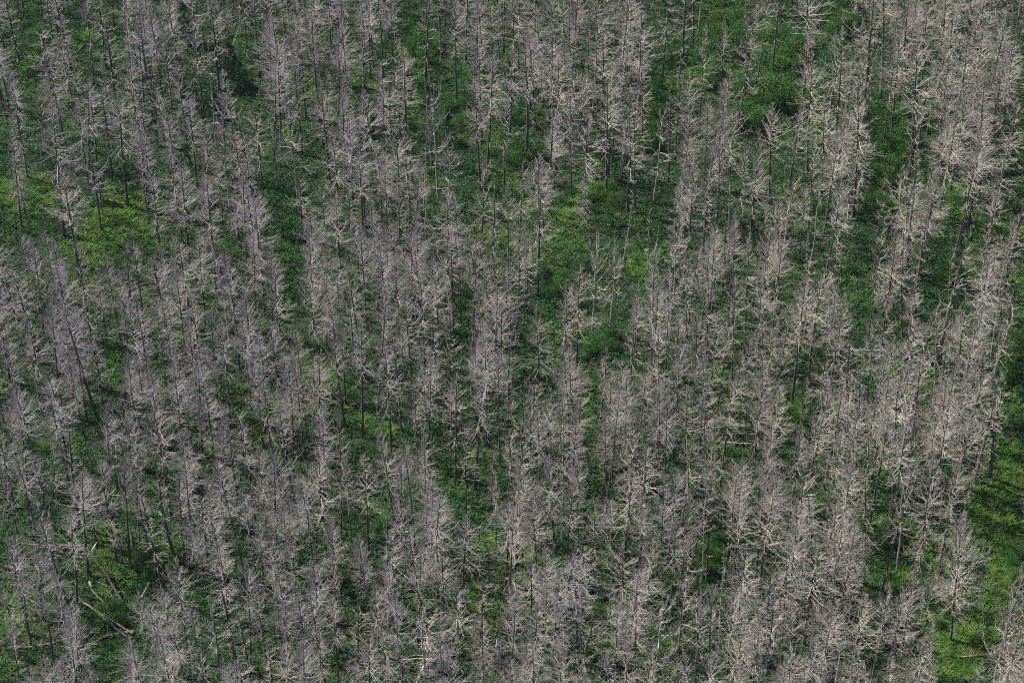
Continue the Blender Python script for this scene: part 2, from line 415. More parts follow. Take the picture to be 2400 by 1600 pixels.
# ------------------------------------------------------------------ what stands where.  Each entry: crown top seen in the photograph
# (x, y), crown width, kind, and optionally the height; read in nine tiles of 800 x 533, each enlarged 2.94 times.
D, Z, O, T, G, N, F, P_ = 'dense', 'fuzzy', 'open', 'tuft', 'hang', 'thin', 'fan', 'pole'
TILES = {
 (0, 0): [(40,30,120,N),(150,0,180,Z),(270,60,190,Z),(400,20,140,N),(110,460,200,Z),(430,500,200,Z),(80,560,180,G),(300,760,260,D,15),(770,620,240,D,14),
   (500,400,150,O),(690,340,150,F,9),(1110,130,180,O),(960,60,130,N),(1270,90,130,N),(1450,40,160,N),(1950,130,260,Z,14),(2060,60,150,Z),(1880,300,200,Z),
   (1510,700,230,F,13),(2000,600,270,F,15),(1690,730,120,N),(1340,870,220,Z),(1540,1080,200,Z),(1180,1000,190,Z),(990,880,170,O),(600,930,200,O),
   (440,1180,230,Z),(1030,1180,180,O),(1230,1180,220,Z),(1650,1020,160,Z),(2050,1240,180,O,8),(2290,920,220,D),(2200,530,180,Z),(2330,570,160,Z),
   (1820,350,130,O),(660,1170,130,O,6),(2330,1320,200,D),(1400,1200,200,Z),(1640,1230,200,Z),(1750,1350,200,Z),(1160,700,170,Z),(1010,670,180,Z),
   (880,340,170,Z),(1130,400,170,N),(1010,380,130,N),(720,130,160,N),(650,10,150,N),(1480,480,160,O),(1560,550,150,O),(1290,640,160,Z),(1330,60,160,O),
   (560,10,150,O),(830,0,140,P_),(1750,620,150,Z),(1430,380,120,P_),(60,820,170,G),(350,330,160,Z),(1230,420,170,Z),(640,620,180,Z),(900,560,160,N),
   (2150,60,160,Z),(2250,0,160,Z),(1740,0,130,T),(880,0,130,T),(40,960,160,G),(420,860,170,Z),(1480,900,170,Z)],
 (800, 0): [(420,10,220,Z),(240,250,210,O),(410,330,190,Z),(600,510,80,P_,12),(650,540,280,F,15),(730,960,270,F,9),(80,350,90,P_),(130,890,200,D),(370,890,230,D),
   (450,890,130,N),(690,0,170,Z),(850,0,160,Z),(990,30,200,Z),(1190,0,170,O),(1300,50,200,O),(1000,340,220,Z),(1160,320,200,D),(1080,20,90,P_),(1480,170,220,Z),
   (1490,390,230,D,14),(1600,20,160,Z),(1640,320,330,F,15),(1750,50,90,P_),(1810,230,230,D,14),(1930,10,260,O,14),(2010,150,160,D),(2070,80,250,D,14),
   (1440,720,230,O,13),(1700,780,290,O,13),(1850,550,230,D,14),(2000,730,290,O),(2190,710,210,F,12),(2060,640,170,O,14),(2290,540,110,N),(2335,430,130,N),
   (1120,640,180,O),(940,1120,230,O),(1020,1200,130,N),(1150,1230,200,O),(1220,1130,190,O),(1360,1190,250,O),(1370,1070,210,D),(750,1310,270,D),
   (830,1330,150,D),(490,1430,170,Z),(140,1300,250,D),(30,1330,160,Z),(1680,1230,140,G,7),(2250,20,160,O),(2130,1440,130,P_,8),(1960,1320,90,P_,9),
   (2290,1440,170,O),(560,20,120,N),(130,0,120,T),(260,0,130,T),(780,30,150,Z),(930,120,150,Z),(1400,60,170,Z),(1550,300,170,Z),(1340,200,170,Z),(1280,280,140,N),
   (1870,400,160,D),(1960,480,170,D),(2110,330,170,D),(20,120,160,Z),(1600,600,150,D),(950,560,160,Z),(1060,700,160,Z),(300,1050,140,Z)],
 (1600, 0): [(20,0,150,N),(160,170,150,O,13),(310,150,150,D,11),(450,120,220,O,15),(60,460,200,D,14),(210,770,180,O),(30,690,190,D,15),(290,710,160,O),(370,670,200,D),
   (540,870,210,O,12),(660,730,200,D,12),(790,730,190,D,12),(930,-60,260,D,17),(1080,160,240,O,13),(1190,340,220,O,14),(940,400,250,D,14),(1030,690,230,D,12),
   (940,890,160,O,12),(1280,640,290,D,15),(1180,1120,180,O,13),(1030,1250,220,D),(1150,1370,200,D),(1260,10,180,O,15),(1350,0,180,N,15),(1480,0,190,Z,15),
   (1600,0,200,Z,15),(1540,190,220,D,14),(1720,40,200,O,15),(1690,280,300,O,15),(1790,590,190,O,13),(1830,0,200,Z,14),(1910,50,210,Z,14),(2060,160,220,Z,14),
   (1940,240,220,Z,14),(2200,50,200,Z,14),(2290,20,200,Z),(2345,90,180,Z),(2210,380,200,Z,14),(2150,480,200,Z),(2110,700,230,D,15),(2290,690,220,D,14),
   (2210,950,220,D,14),(2040,880,240,D,14),(1860,790,240,D,14),(1410,1200,130,N,13),(1580,1120,240,D,13),(1660,1050,200,N,14),(1750,1080,220,F,12),
   (1720,1240,260,Z,12),(1600,1300,220,D),(1990,990,220,D),(2330,1340,200,N,12),(2060,1290,220,D),(750,1200,230,F,9),(60,1090,260,O,14),(190,1140,200,O),
   (380,1190,200,D),(600,1370,210,Z),(1130,330,170,N,14),(680,0,130,T,14),(560,0,120,T,14),(1640,60,160,Z),(2000,0,180,Z,14),(2120,20,180,Z,14),(1780,250,180,Z),
   (1870,420,200,Z),(2030,420,200,Z),(1960,600,190,Z),(2270,540,180,Z),(480,0,170,D,14),(1470,330,170,D),(880,200,170,D,14),(1050,950,200,D),(280,900,170,O),
   (450,1000,180,O),(1240,900,190,G,10),(1640,620,150,O,13)],
 (0, 533): [(40,0,160,N),(180,60,180,O),(230,80,120,T),(310,20,160,Z),(380,60,140,Z),(520,40,150,O,14),(890,30,200,O),(820,100,120,N),(740,150,130,Z),(1070,0,200,Z,14),
   (1140,40,180,Z),(1250,20,200,Z,14),(1340,0,180,Z),(1500,0,260,F,14),(1480,120,200,Z),(1570,200,200,Z),(1700,60,180,Z),(1830,100,170,Z),(1890,150,130,T),
   (1840,270,200,D),(2120,20,200,Z,14),(2230,80,190,Z),(2310,0,190,Z),(2160,300,200,D,14),(2280,300,180,Z),(150,250,230,Z),(60,300,190,G),(430,220,220,Z,14),
   (560,260,220,D,14),(740,290,190,D),(800,310,150,D),(930,450,210,D),(1060,450,170,O),(1200,290,220,Z,14),(1330,400,180,Z),(1660,330,160,Z),(1720,430,170,D),
   (1500,620,200,D),(1800,670,200,D),(1890,660,190,D),(2050,640,180,O),(2110,690,150,D),(100,640,170,D),(190,630,200,D),(300,560,200,Z),(390,480,200,Z),
   (540,480,220,Z,14),(480,620,170,Z),(640,780,180,O,9),(1060,760,200,D),(1160,690,190,D),(1290,600,180,D),(1380,800,180,D,9),(1240,820,160,Z),(20,770,140,D),
   (1420,560,170,Z),(1650,900,160,Z),(860,880,190,Z),(960,850,160,Z),(450,930,240,F,8),(160,1060,200,D),(60,1080,200,D),(370,1130,220,D),(640,1180,200,O),
   (740,1170,200,F,8),(830,1130,150,N,9),(1050,960,230,D),(1180,930,200,Z),(1310,900,190,Z),(1410,1060,190,Z),(1640,1150,170,D),(1830,1010,210,D),
   (1960,950,190,Z),(2050,930,190,Z),(2160,1100,230,O),(2270,950,200,D),(2180,850,180,Z),(1500,1240,200,D),(1590,1400,120,N),(1070,1200,230,D,13),
   (960,1260,180,D),(840,1270,190,O),(600,1300,230,D),(400,1300,160,N),(1690,1330,170,D),(1930,1420,220,D),(2170,1330,200,D),(2050,1300,170,Z),(1350,1380,200,D),
   (1240,1450,190,Z),(100,1500,200,D),(300,1450,180,O),(1780,1480,190,D),(720,1500,160,O),(2290,1300,160,O),(1750,880,150,Z),(1990,800,150,D),(30,1150,150,Z)],
 (800, 533): [(40,0,170,Z),(140,0,180,Z),(320,20,180,Z),(470,30,200,Z),(540,60,170,Z),(680,30,200,O),(760,0,130,T),(810,0,130,T),(890,40,100,N),(970,20,190,Z),(1070,0,110,T),
   (1160,0,120,T),(1260,20,100,T),(1280,90,190,O,9),(1340,-60,80,P_,13),(1080,180,220,D),(1000,240,200,D),(1190,250,200,D),(730,220,190,D),(600,200,190,O),(500,240,180,D),
   (380,180,180,Z),(230,160,180,Z),(320,350,170,Z),(120,200,170,Z),(60,400,180,D),(480,380,200,D),(640,450,200,O),(100,600,200,D),(200,470,180,Z),(460,600,190,D),
   (830,570,230,D),(1070,520,210,D),(950,610,210,D),(1150,580,160,D),(720,560,160,O),(310,810,220,D),(170,740,180,D),(570,840,170,D),(470,1000,190,D),(90,820,200,D),
   (1750,20,260,F,12),(1880,50,260,F,12),(1640,240,260,D,14),(1550,330,200,O),(2170,20,270,F,13),(2310,0,180,F,13),(1400,560,230,D,14),(1310,760,160,O),(1590,780,200,D,13),
   (1640,850,160,D),(1800,820,200,O,9),(2000,540,200,O),(2180,370,230,D,14),(2270,340,220,D,14),(1950,770,200,D),(1900,900,180,D),(2240,690,200,D),(1340,920,160,D),
   (1440,960,190,D),(1850,990,200,D),(1760,1030,180,D),(2060,920,180,D),(2220,940,210,D),(1960,960,170,Z),(1620,1060,170,D),(1500,1120,190,D),(1300,1130,170,D),(1180,1140,160,O,9),
   (900,1010,220,D,13),(1030,1080,190,D),(740,1090,150,O,9),(580,1190,200,D),(690,1200,160,D),(850,1350,180,O),(560,1340,200,D),(360,1410,200,D),(90,1440,200,D),
   (1230,1300,190,D),(1380,1200,190,D),(1200,1420,180,D),(1540,1390,210,D),(1400,1370,150,D),(2000,1310,260,O,13),(1700,1200,180,D),(1840,1180,180,D),(2200,1160,190,D),
   (2280,1100,170,D),(2110,1250,150,O),(2280,1460,200,D),(260,1120,80,P_,9),(480,1430,170,D),(700,1460,190,D),(950,1500,190,Z),(1100,1470,150,D),(1650,1490,160,D),
   (2330,560,150,D),(2340,800,190,D),(1090,820,130,T),(1230,1000,120,N),(1160,880,90,N,7),(2010,640,150,N)],
 (1600, 533): [(70,0,130,T,14),(250,0,200,D,15),(170,60,180,D),(350,30,150,D),(410,0,140,T,14),(500,60,200,D,14),(600,100,200,O),(680,100,200,O,12),(930,0,200,G,13),(1070,0,180,G,13),
   (1390,-40,200,O,14),(1480,0,220,D,14),(1640,0,230,O,14),(1910,0,180,N,15),(1960,0,130,N,14),(2160,0,260,G,12),(2170,170,260,Z,13),(2290,-20,110,P_,15),
   (220,320,200,D,13),(400,360,200,O,12),(120,520,160,O),(60,200,220,G),(850,310,240,D,15),(960,290,250,D,13),(1050,380,180,D),(1160,400,150,N),(1600,340,220,O,13),(1460,420,190,O,12),
   (1080,530,200,D,14),(990,560,200,D),(1210,630,260,Z,13),(1340,650,190,D),(1570,620,240,D,12),(1470,700,200,D),(1690,560,170,N,12),(1860,480,260,F,13),(1810,460,130,N),
   (1980,470,230,Z,14),(2070,520,220,D,13),(2230,510,200,F,11),(2120,760,200,Z),(500,660,190,O,12),(600,630,170,O,12),(690,640,180,O,12),(210,620,200,D,13),
   (340,830,190,D,12),(30,870,180,D),(170,830,190,D),(430,740,140,O),(1620,770,330,F,14),(1660,900,300,O,14),(1520,900,250,D,13),(1400,1010,240,D,12),(1210,960,230,O,12),
   (1300,920,140,N),(1840,900,230,D,14),(1900,960,220,D,13),(2010,1000,230,D,13),(2160,960,190,N,13),(2260,1000,160,N,12),(2280,1120,150,N),(1580,1060,300,O,14),
   (1060,1060,250,D,12),(940,1100,170,O),(700,1080,220,D,13),(540,1050,190,D),(620,1150,190,D),(320,1040,190,D,12),(460,1150,190,D),(180,1050,200,D,12),(60,1100,190,D,12),
   (1180,1120,210,D),(1320,1130,220,D),(1850,1230,240,D,14),(1960,1260,230,D,13),(2080,1200,230,G,13),(1740,1180,220,D,13),(1400,1250,240,D,13),(1540,1350,260,D,13),
   (800,1350,190,D,12),(930,1240,200,D,12),(640,1310,210,D,12),(40,1400,210,D),(420,1340,200,D),(230,1280,180,D),(1080,1370,230,D,12),(1230,1380,220,D,12),
   (540,1400,180,D),(820,1040,120,T),(300,480,150,D),(560,500,150,D),(1850,1060,260,D,14),(1700,1060,200,D,13),(2020,640,200,D,14),(2270,250,160,N,14),(1370,850,170,O)],
 (0, 1066): [(30,60,170,D),(160,0,160,T),(250,0,150,T,11),(330,260,200,D),(490,150,260,D,11),(640,180,170,D),(700,80,210,D),(780,30,150,T,12),(940,30,170,Z),(870,100,120,T),
   (1120,60,170,N,11),(1190,90,150,N,11),(1240,40,190,D),(1350,80,230,D,12),(1030,240,160,N),(1500,30,210,D),(1620,120,220,D),(1840,40,230,Z),(1960,60,190,D),(2100,80,220,Z),
   (2220,60,200,D),(2320,60,160,D),(1430,160,190,D),(90,300,200,D),(60,560,210,D),(200,620,190,D,9),(420,420,230,D,10),(110,800,200,D,9),(30,840,170,D),(380,780,190,D),
   (470,900,200,D,10),(230,700,150,Z),(1200,720,230,D,11),(1110,860,220,D,10),(960,930,150,D,9),(1230,900,160,D),(1500,600,240,D,11),(1640,370,200,D),(1760,440,190,D),
   (1640,700,200,D),(1780,880,190,D,10),(1930,800,220,D),(1560,760,160,N),(2150,440,220,O,11),(1990,480,190,D),(2150,730,240,D,11),(2070,960,220,D),(2190,900,190,D,12),
   (2290,700,180,O),(2280,950,190,D),(1930,1000,190,D),(1440,1000,210,O,10),(1330,960,130,T),(1220,1100,240,D,10),(1080,1060,210,D),(1140,1180,190,D),(490,1060,230,D,11),
   (420,1240,210,D),(320,1330,210,D,9),(480,1380,240,D,10),(880,1240,210,D,10),(960,1330,230,D,10),(1070,1380,200,D),(1180,1320,220,D,9),(1390,1310,220,O,9),(1490,1370,200,O,9),
   (1650,1350,230,D,10),(1750,1330,200,D),(1840,1250,200,O,9),(1960,1330,230,D,10),(2110,1380,220,D,10),(2240,1480,200,D),(2180,1250,200,D,10),(820,1440,200,D),(180,1480,190,D,8),
   (640,1440,180,D,9),(1320,1460,210,D,9),(1860,1500,200,D),(1520,1540,200,D,8),(2040,1200,180,D),(1660,960,120,N,10),(40,1130,170,O),(170,900,150,Z),(1700,200,200,D),
   (1900,300,200,D),(2060,250,180,D),(1860,560,200,D),(2260,350,180,D),(1320,420,150,Z,8)],
 (800, 1066): [(30,0,160,D),(150,0,220,D),(370,0,200,O),(540,60,180,D),(640,20,200,D),(930,0,220,D),(1060,100,170,D,10),(1210,0,160,O),(1250,90,130,D),(1340,0,170,O),(1480,0,180,D),
   (580,200,200,D),(640,160,160,D),(1130,240,230,D,11),(1200,220,200,D,11),(1400,160,230,F,11),(1570,170,200,D,11),(1750,270,210,O,11),(1900,280,190,O,10),(2090,290,190,O,11),
   (1980,0,240,D,12),(2290,40,200,D),(2200,100,180,Z),(430,310,190,D,10),(290,400,190,N,10),(820,420,240,D,11),(60,420,190,D),(190,560,190,D),(360,540,190,D,10),(560,450,180,D),
   (500,680,210,D,10),(700,680,210,D,10),(950,730,190,D,10),(370,720,170,D),(60,920,230,D,11),(290,760,200,D),(240,880,180,D),(380,890,190,D),(1120,870,170,D,10),(1320,700,240,D,10),
   (1560,620,280,Z,11),(1400,620,230,D,11),(1280,560,200,D),(1470,760,200,D),(1650,760,210,Z,10),(1960,640,240,D,11),(2110,580,230,D,11),(2310,420,200,D,11),(2050,760,240,D,11),
   (800,900,250,D,12),(960,890,200,D),(540,1050,420,F,13),(1090,1260,300,F,9),(520,900,170,D),(1250,960,60,P_,8),(1400,880,220,D,12),(1610,980,260,D,11),(1340,1030,230,D,11),
   (1450,1010,200,D,11),(2180,880,360,F,14),(1990,850,240,D,12),(1920,1090,230,D,11),(2060,1050,230,D,11),(700,1080,200,D),(960,1120,210,D,10),(1150,1010,200,D,10),(150,1150,240,D),
   (50,1200,190,D),(320,1130,220,D),(380,1300,200,G,9),(200,1390,230,D),(700,1330,220,D,10),(850,1330,240,D),(980,1370,230,D,9),(1250,1150,200,D),(1350,1250,230,D,11),(1540,1220,230,D,11),
   (1480,1300,200,D),(1180,1430,220,D,9),(1380,1430,230,D,9),(1640,1480,230,D,8),(2000,1240,230,D,12),(2120,1370,250,O,10),(1880,1330,220,D),(2290,1400,230,O,11),(2310,1150,210,D),
   (560,1430,200,O,8),(1000,1500,250,F,8),(860,1480,230,D),(2250,700,190,D),(2330,800,200,D),(1850,820,180,D),(460,1200,180,D),(1560,1400,200,D),(60,1460,210,D),(300,1500,210,O,7)],
 (1600, 1066): [(30,0,190,D),(100,60,160,D),(360,100,230,D,12),(430,0,200,D,13),(580,60,230,D,12),(240,0,140,T),(650,0,200,D),(900,20,240,O,13),(720,120,220,D,12),(1000,60,260,D,13),
   (30,280,190,D,12),(600,300,300,D,12),(470,320,230,D,12),(850,270,280,D,13),(1010,300,260,D,12),(1150,60,240,D,13),(1380,20,230,G,14),(1510,0,180,O,15),(1590,100,120,P_,11),(1750,0,260,D,15),
   (1880,160,190,G,11),(1900,0,200,D,13),(1700,270,230,G,11),(190,350,120,P_,13),(60,500,150,O),(420,560,250,D,13),(310,620,130,P_,12),(640,560,300,O,14),(700,640,260,O,13),(780,460,260,D,12),
   (930,560,280,D,12),(1010,380,230,D),(1080,480,260,D,12),(1200,480,220,D,12),(1240,560,180,O,11),(530,780,260,O,12),(840,680,240,G,12),(760,760,240,G,11),(1130,680,220,D,11),
   (2120,270,190,N,12),(2005,430,460,'lone',13.5),(1720,680,80,P_,8),(1720,820,150,O,9),(1610,820,230,D,13),(1050,880,290,D,12),(1270,960,260,D,12),(1390,920,230,D,12),(1510,950,230,D,13),
   (30,830,200,O,13),(140,880,190,O,12),(240,870,190,O,13),(370,850,250,D,13),(450,900,220,D,12),(640,850,280,O,14),(830,1000,200,O,10),(1000,1050,230,D,12),(1220,1120,250,D,12),
   (2290,860,360,F,13),(2340,700,280,F,10),(2330,470,140,N,8),(2250,1260,260,D,10),(2330,1100,220,O,11),(1740,1130,250,D,11),(1660,1250,220,D,10),(2070,1400,150,O,6),(760,1290,250,D,10),
   (850,1250,230,D,10),(180,1380,260,D,10),(60,1420,230,D,9),(340,1120,230,D,12),(500,1160,220,D,11),(1240,1420,240,D,9),(1440,1330,190,D,10),(1160,1380,210,D,9),(1600,1420,210,D,8),
   (660,1460,230,D,8),(940,1420,230,D,9),(400,1420,200,D,9),(1720,1480,200,D,7),(2320,1440,220,D,8)],
}
# grassy gaps between the trees (centre and half axes in the photograph)
GAPS = [(205,92,28,20),(207,136,30,15),(560,185,38,34),(60,460,70,42),(270,495,65,38),(740,390,22,40),(653,465,35,30),(423,293,18,15),(60,110,40,40),(500,240,25,30),
 (990,115,34,48),(985,215,28,40),(1075,220,34,60),(1230,300,46,60),(1190,355,60,38),(1165,415,50,38),(1060,420,50,30),(1400,460,74,30),(1390,505,80,28),(1560,110,26,34),(1540,220,28,60),(1520,330,25,40),(960,25,18,34),
 (1700,60,40,60),(1820,110,60,50),(1810,180,50,70),(1780,265,56,44),(1860,215,30,34),(1970,30,44,34),(2100,310,48,64),(2050,370,55,45),(2050,480,36,34),(2240,470,22,36),(1900,290,20,15),(1660,120,22,60),(2385,400,20,80),(1605,160,20,70),
 (235,555,60,30),(670,590,30,60),(665,680,30,46),(340,640,18,35),(245,860,42,56),(460,780,20,24),(50,740,22,14),(700,560,16,30),
 (1310,580,58,42),(1300,640,48,46),(1285,690,32,24),(1400,790,48,32),(1415,830,38,22),(1500,610,34,26),(1220,870,30,34),(1200,920,32,32),(890,1000,44,36),(1545,590,20,22),(1290,790,16,20),
 (2010,640,42,42),(2030,700,34,32),(2235,650,42,40),(2200,700,30,24),(2375,830,28,60),(2385,980,24,90),(2060,870,34,22),(1880,960,24,28),(2170,830,30,14),(1730,750,20,14),
 (380,1310,64,40),(270,1250,34,28),(262,1430,44,54),(230,1520,44,26),(462,1370,38,34),(60,1170,18,16),(310,1190,24,22),(30,1550,36,30),(230,1320,34,30),(310,1340,50,40),
 (885,1200,36,26),(1100,1170,30,34),(1140,1285,28,32),(1410,1350,24,40),(1412,1440,26,54),(1400,1540,32,44),(888,1560,42,34),(1375,1090,20,30),(1080,1360,14,24),(1220,1370,14,20),
 (2360,1080,60,70),(2300,1150,56,40),(2340,1230,60,50),(2090,1250,60,34),(2125,1310,92,36),(2060,1360,66,22),(2210,1290,46,36),(2365,1330,46,56),(2215,1480,46,54),(2300,1480,34,50),(2240,1550,60,36),(2330,1400,30,40),
 (1670,1290,30,54),(1660,1110,16,20),(1730,1560,24,30)]
GX = np.array(GAPS, float)
def in_gap(px, py, grow=0.0):
    return bool(np.any(((px - GX[:, 0]) / (GX[:, 2] + grow)) ** 2 + ((py - GX[:, 1]) / (GX[:, 3] + grow)) ** 2 < 1))

K = 800 / 2352.0
trees = []          # x, y, height, crown width factor, kind, px, py
def kind_height(px, py):
    return 11.8 + 1.8 * (px / W) + 1.2 * (1 - py / H)
for (ox, oy), rows in TILES.items():
    for row in rows:
        zx, zy, w, kd = row[:4]
        px, py = ox + zx * K, oy + zy * K
        if len(row) == 4 and kd in (D, Z, N) and random.random() < (.24 if px < 1400 else .18):
            continue
        h = row[4] * (1.06 if row[4] > 9.5 else 1.0) if len(row) > 4 else kind_height(px, py) * random.uniform(.86, 1.14)
        if py < 14:                                   # cut by the top edge: the tip is higher than what shows
            py -= random.uniform(5, 90)
        x, y = unproject(px, py, h)
        _, _, dep = project(x, y, h)
        wm = w * K / (FPX / dep)
        f = wm / (2 * NATR[kd] * h / 13.0) * (1.12 if kd != 'lone' else 1.0)
        if kd in (D, Z, O) and random.random() < .06:
            kd = 'snap'
        hits = 0
        for fz in (.5, .65, .8, .95):
            qx, qy, _d = project(x, y, h * fz)
            hits += in_gap(qx, qy, -4)
        if hits >= 2 and kd in (D, Z, N, T):
            if hits >= 3:
                continue
            f *= .75
        trees.append([x, y, h, min(1.45, max(.65, f)), kd, px, py])
n_read = len(trees)
# the stand goes on between them and beyond the frame
XY = [(t[0], t[1]) for t in trees]
cell = {}
def near(x, y, r):
    ci, cj = int(x // 3), int(y // 3)
    for i in range(ci - 1, ci + 2):
        for j in range(cj - 1, cj + 2):
            for (a, b) in cell.get((i, j), ()):
                if (a - x) ** 2 + (b - y) ** 2 < r * r:
                    return True
    return False
def put(x, y):
    cell.setdefault((int(x // 3), int(y // 3)), []).append((x, y))
for p in XY:
    put(*p)
fill_kinds = [D, D, Z, Z, O, T, N, 'snap', P_]
for _ in range(14000):
    x = random.uniform(-105, 105); y = random.uniform(95, 285)
    inside = abs(project(x, y, 5)[0] - W / 2) < W / 2 + 60 and -60 < project(x, y, 0)[1]
    if near(x, y, 2.1 if inside else 3.3):
        continue
    h = kind_height(project(x, y, 0)[0], 800) * random.uniform(.6, 1.0)
    h = max(6.5, min(17, h))
    bad = False
    for fz in (0.0, .15, .3, .45, .6, .75, .9, 1.0):
        px, py, _d = project(x, y, h * fz)
        if in_gap(px, py, 8 if fz < .35 else 16):
            bad = True
            break
    if bad:
        continue
    # clumpy stocking
    s = math.sin(x * .21 + 2) * math.cos(y * .17) + .6 * math.sin(x * .47 - y * .39)
    if random.random() < (.35 - .3 * s) * (.15 if inside else .3):
        continue
    put(x, y)
    px, py, _d = project(x, y, h)
    trees.append([x, y, h, random.uniform(.75, 1.15), random.choice(fill_kinds), px, py])

# ------------------------------------------------------------------ ground
def axis(lo, hi, fine_lo, fine_hi, step):
    a = list(np.arange(fine_lo, fine_hi + step / 2, step))
    b, s = fine_lo, step
    left = []
    while b > lo:
        s *= 1.5; b -= s; left.append(b)
    c, s = fine_hi, step
    right = []
    while c < hi:
        s *= 1.5; c += s; right.append(c)
    return np.array(left[::-1] + a + right)
def sheet(name, xs, ys, mats, lift=0.0):
    X, Y = np.meshgrid(xs, ys)
    Zc = ground_z(X, Y) + lift
    v = np.stack([X, Y, Zc], -1).reshape(-1, 3).astype(np.float32)
    nx, ny = len(xs), len(ys)
    i = (np.arange(ny - 1)[:, None] * nx + np.arange(nx - 1)[None]).ravel()
    f = np.stack([i, i + 1, i + nx + 1, i + nx], 1)
    g = Geo(); g.v = [v]; g.f = [f]; g.mi = [np.zeros(len(f), int)]
    return g.mesh(name, mats)
add("ground", sheet("ground", axis(-3500, 3500, -80, 80, .8), axis(-3500, 4000, 100, 260, .8), [GROUND]), kind="structure")

# ------------------------------------------------------------------ geometry-nodes scatter (for what nobody could count)
def scatter(name, points, sources, seed, smin, smax, label, category, tilt=.15):
    """one object: a cloud of points, each carrying one of the source meshes, turned and scaled at random"""
    me = bpy.data.meshes.new(name)
    pts = np.array([p[:3] for p in points], np.float32)
    me.vertices.add(len(pts)); me.vertices.foreach_set("co", pts.ravel())
    rg = np.random.default_rng(seed)
    a = me.attributes.new("pick", 'INT', 'POINT'); a.data.foreach_set("value", np.array([p[3] for p in points], np.int32))
    rot = np.stack([rg.normal(0, tilt, len(pts)), rg.normal(0, tilt, len(pts)), rg.uniform(0, 6.28, len(pts))], 1).astype(np.float32)
    a = me.attributes.new("turn", 'FLOAT_VECTOR', 'POINT'); a.data.foreach_set("vector", rot.ravel())
    if len(points[0]) > 4:
        sc = np.array([p[4:7] for p in points], np.float32)
    else:
        k = rg.uniform(smin, smax, len(pts)); sc = np.stack([k, k, k * rg.uniform(.8, 1.2, len(pts))], 1).astype(np.float32)
    a = me.attributes.new("size", 'FLOAT_VECTOR', 'POINT'); a.data.foreach_set("vector", sc.ravel())
    o = add(name, me, kind="stuff", label=label, category=category)
    ng = bpy.data.node_groups.new(name, 'GeometryNodeTree')
    ng.interface.new_socket("Geometry", in_out='INPUT', socket_type='NodeSocketGeometry')
    ng.interface.new_socket("Geometry", in_out='OUTPUT', socket_type='NodeSocketGeometry')
    N_ = ng.nodes
    gi = N_.new("NodeGroupInput"); go = N_.new("NodeGroupOutput")
    jn = N_.new("GeometryNodeJoinGeometry")
    def attr(nm, ty):
        n = N_.new("GeometryNodeInputNamedAttribute"); n.data_type = ty
        n.inputs[0].default_value = nm
        return n.outputs[0]
    pick, turn, size = attr("pick", 'INT'), attr("turn", 'FLOAT_VECTOR'), attr("size", 'FLOAT_VECTOR')
    for i, group in enumerate(sources):
        cmp_ = N_.new("FunctionNodeCompare"); cmp_.data_type = 'INT'; cmp_.operation = 'EQUAL'
        ng.links.new(pick, cmp_.inputs[2]); cmp_.inputs[3].default_value = i
        for src in group:
            oi = N_.new("GeometryNodeObjectInfo"); oi.transform_space = 'ORIGINAL'
            oi.inputs[0].default_value = src
            oi.inputs[1].default_value = True
            ip = N_.new("GeometryNodeInstanceOnPoints")
            ng.links.new(gi.outputs[0], ip.inputs["Points"])
            ng.links.new(cmp_.outputs[0], ip.inputs["Selection"])
            ng.links.new(oi.outputs["Geometry"], ip.inputs["Instance"])
            ng.links.new(turn, ip.inputs["Rotation"])
            ng.links.new(size, ip.inputs["Scale"])
            ng.links.new(ip.outputs[0], jn.inputs[0])
    ng.links.new(jn.outputs[0], go.inputs[0])
    md = o.modifiers.new("scatter", 'NODES'); md.node_group = ng
    return o
def source(name, mesh):
    return bpy.data.objects.new(name, mesh)

def leaves(g, rg, C, size, mat, flat=.5, stretch=1.0):
    n = len(C)
    nrm = rg.normal(0, 1, (n, 3)); nrm[:, 2] = np.abs(nrm[:, 2]) + flat
    nrm /= np.linalg.norm(nrm, axis=1, keepdims=True)
    a = np.cross(nrm, rg.normal(0, 1, (n, 3))); a /= np.linalg.norm(a, axis=1, keepdims=True)
    b = np.cross(nrm, a)
    s = (size * rg.uniform(.6, 1.3, n))[:, None]
    g.quads(C, a * s * stretch, b * s * .6, mat)

def herb_mesh(seed, mat, blades=False):
    rg = np.random.default_rng(seed)
    g = Geo()
    n = 26
    r = rg.uniform(0, .38, n) ** .8; a = rg.uniform(0, 6.28, n)
    if blades:
        z = rg.uniform(.10, .28, n)
        C = np.stack([r * np.cos(a), r * np.sin(a), z * .5], 1)
        U = np.stack([np.cos(a) * z * .9, np.sin(a) * z * .9, z * .45], 1)
        V = np.stack([-np.sin(a), np.cos(a), a * 0], 1) * .034
        g.quads(C, U, V, 0)
    else:
        C = np.stack([r * np.cos(a), r * np.sin(a), .34 * (1 - (r / .5) ** 2) * rg.uniform(.3, 1, n)], 1)
        leaves(g, rg, C, np.full(n, .075), 0, .8)
    return g.mesh("herb", [mat], False)
HERBS = [[source("herb", herb_mesh(i, HERB_LEAF))] for i in range(4)] + [[source("grass_tuft", herb_mesh(10 + i, GRASS_BLADE, True))] for i in range(3)]

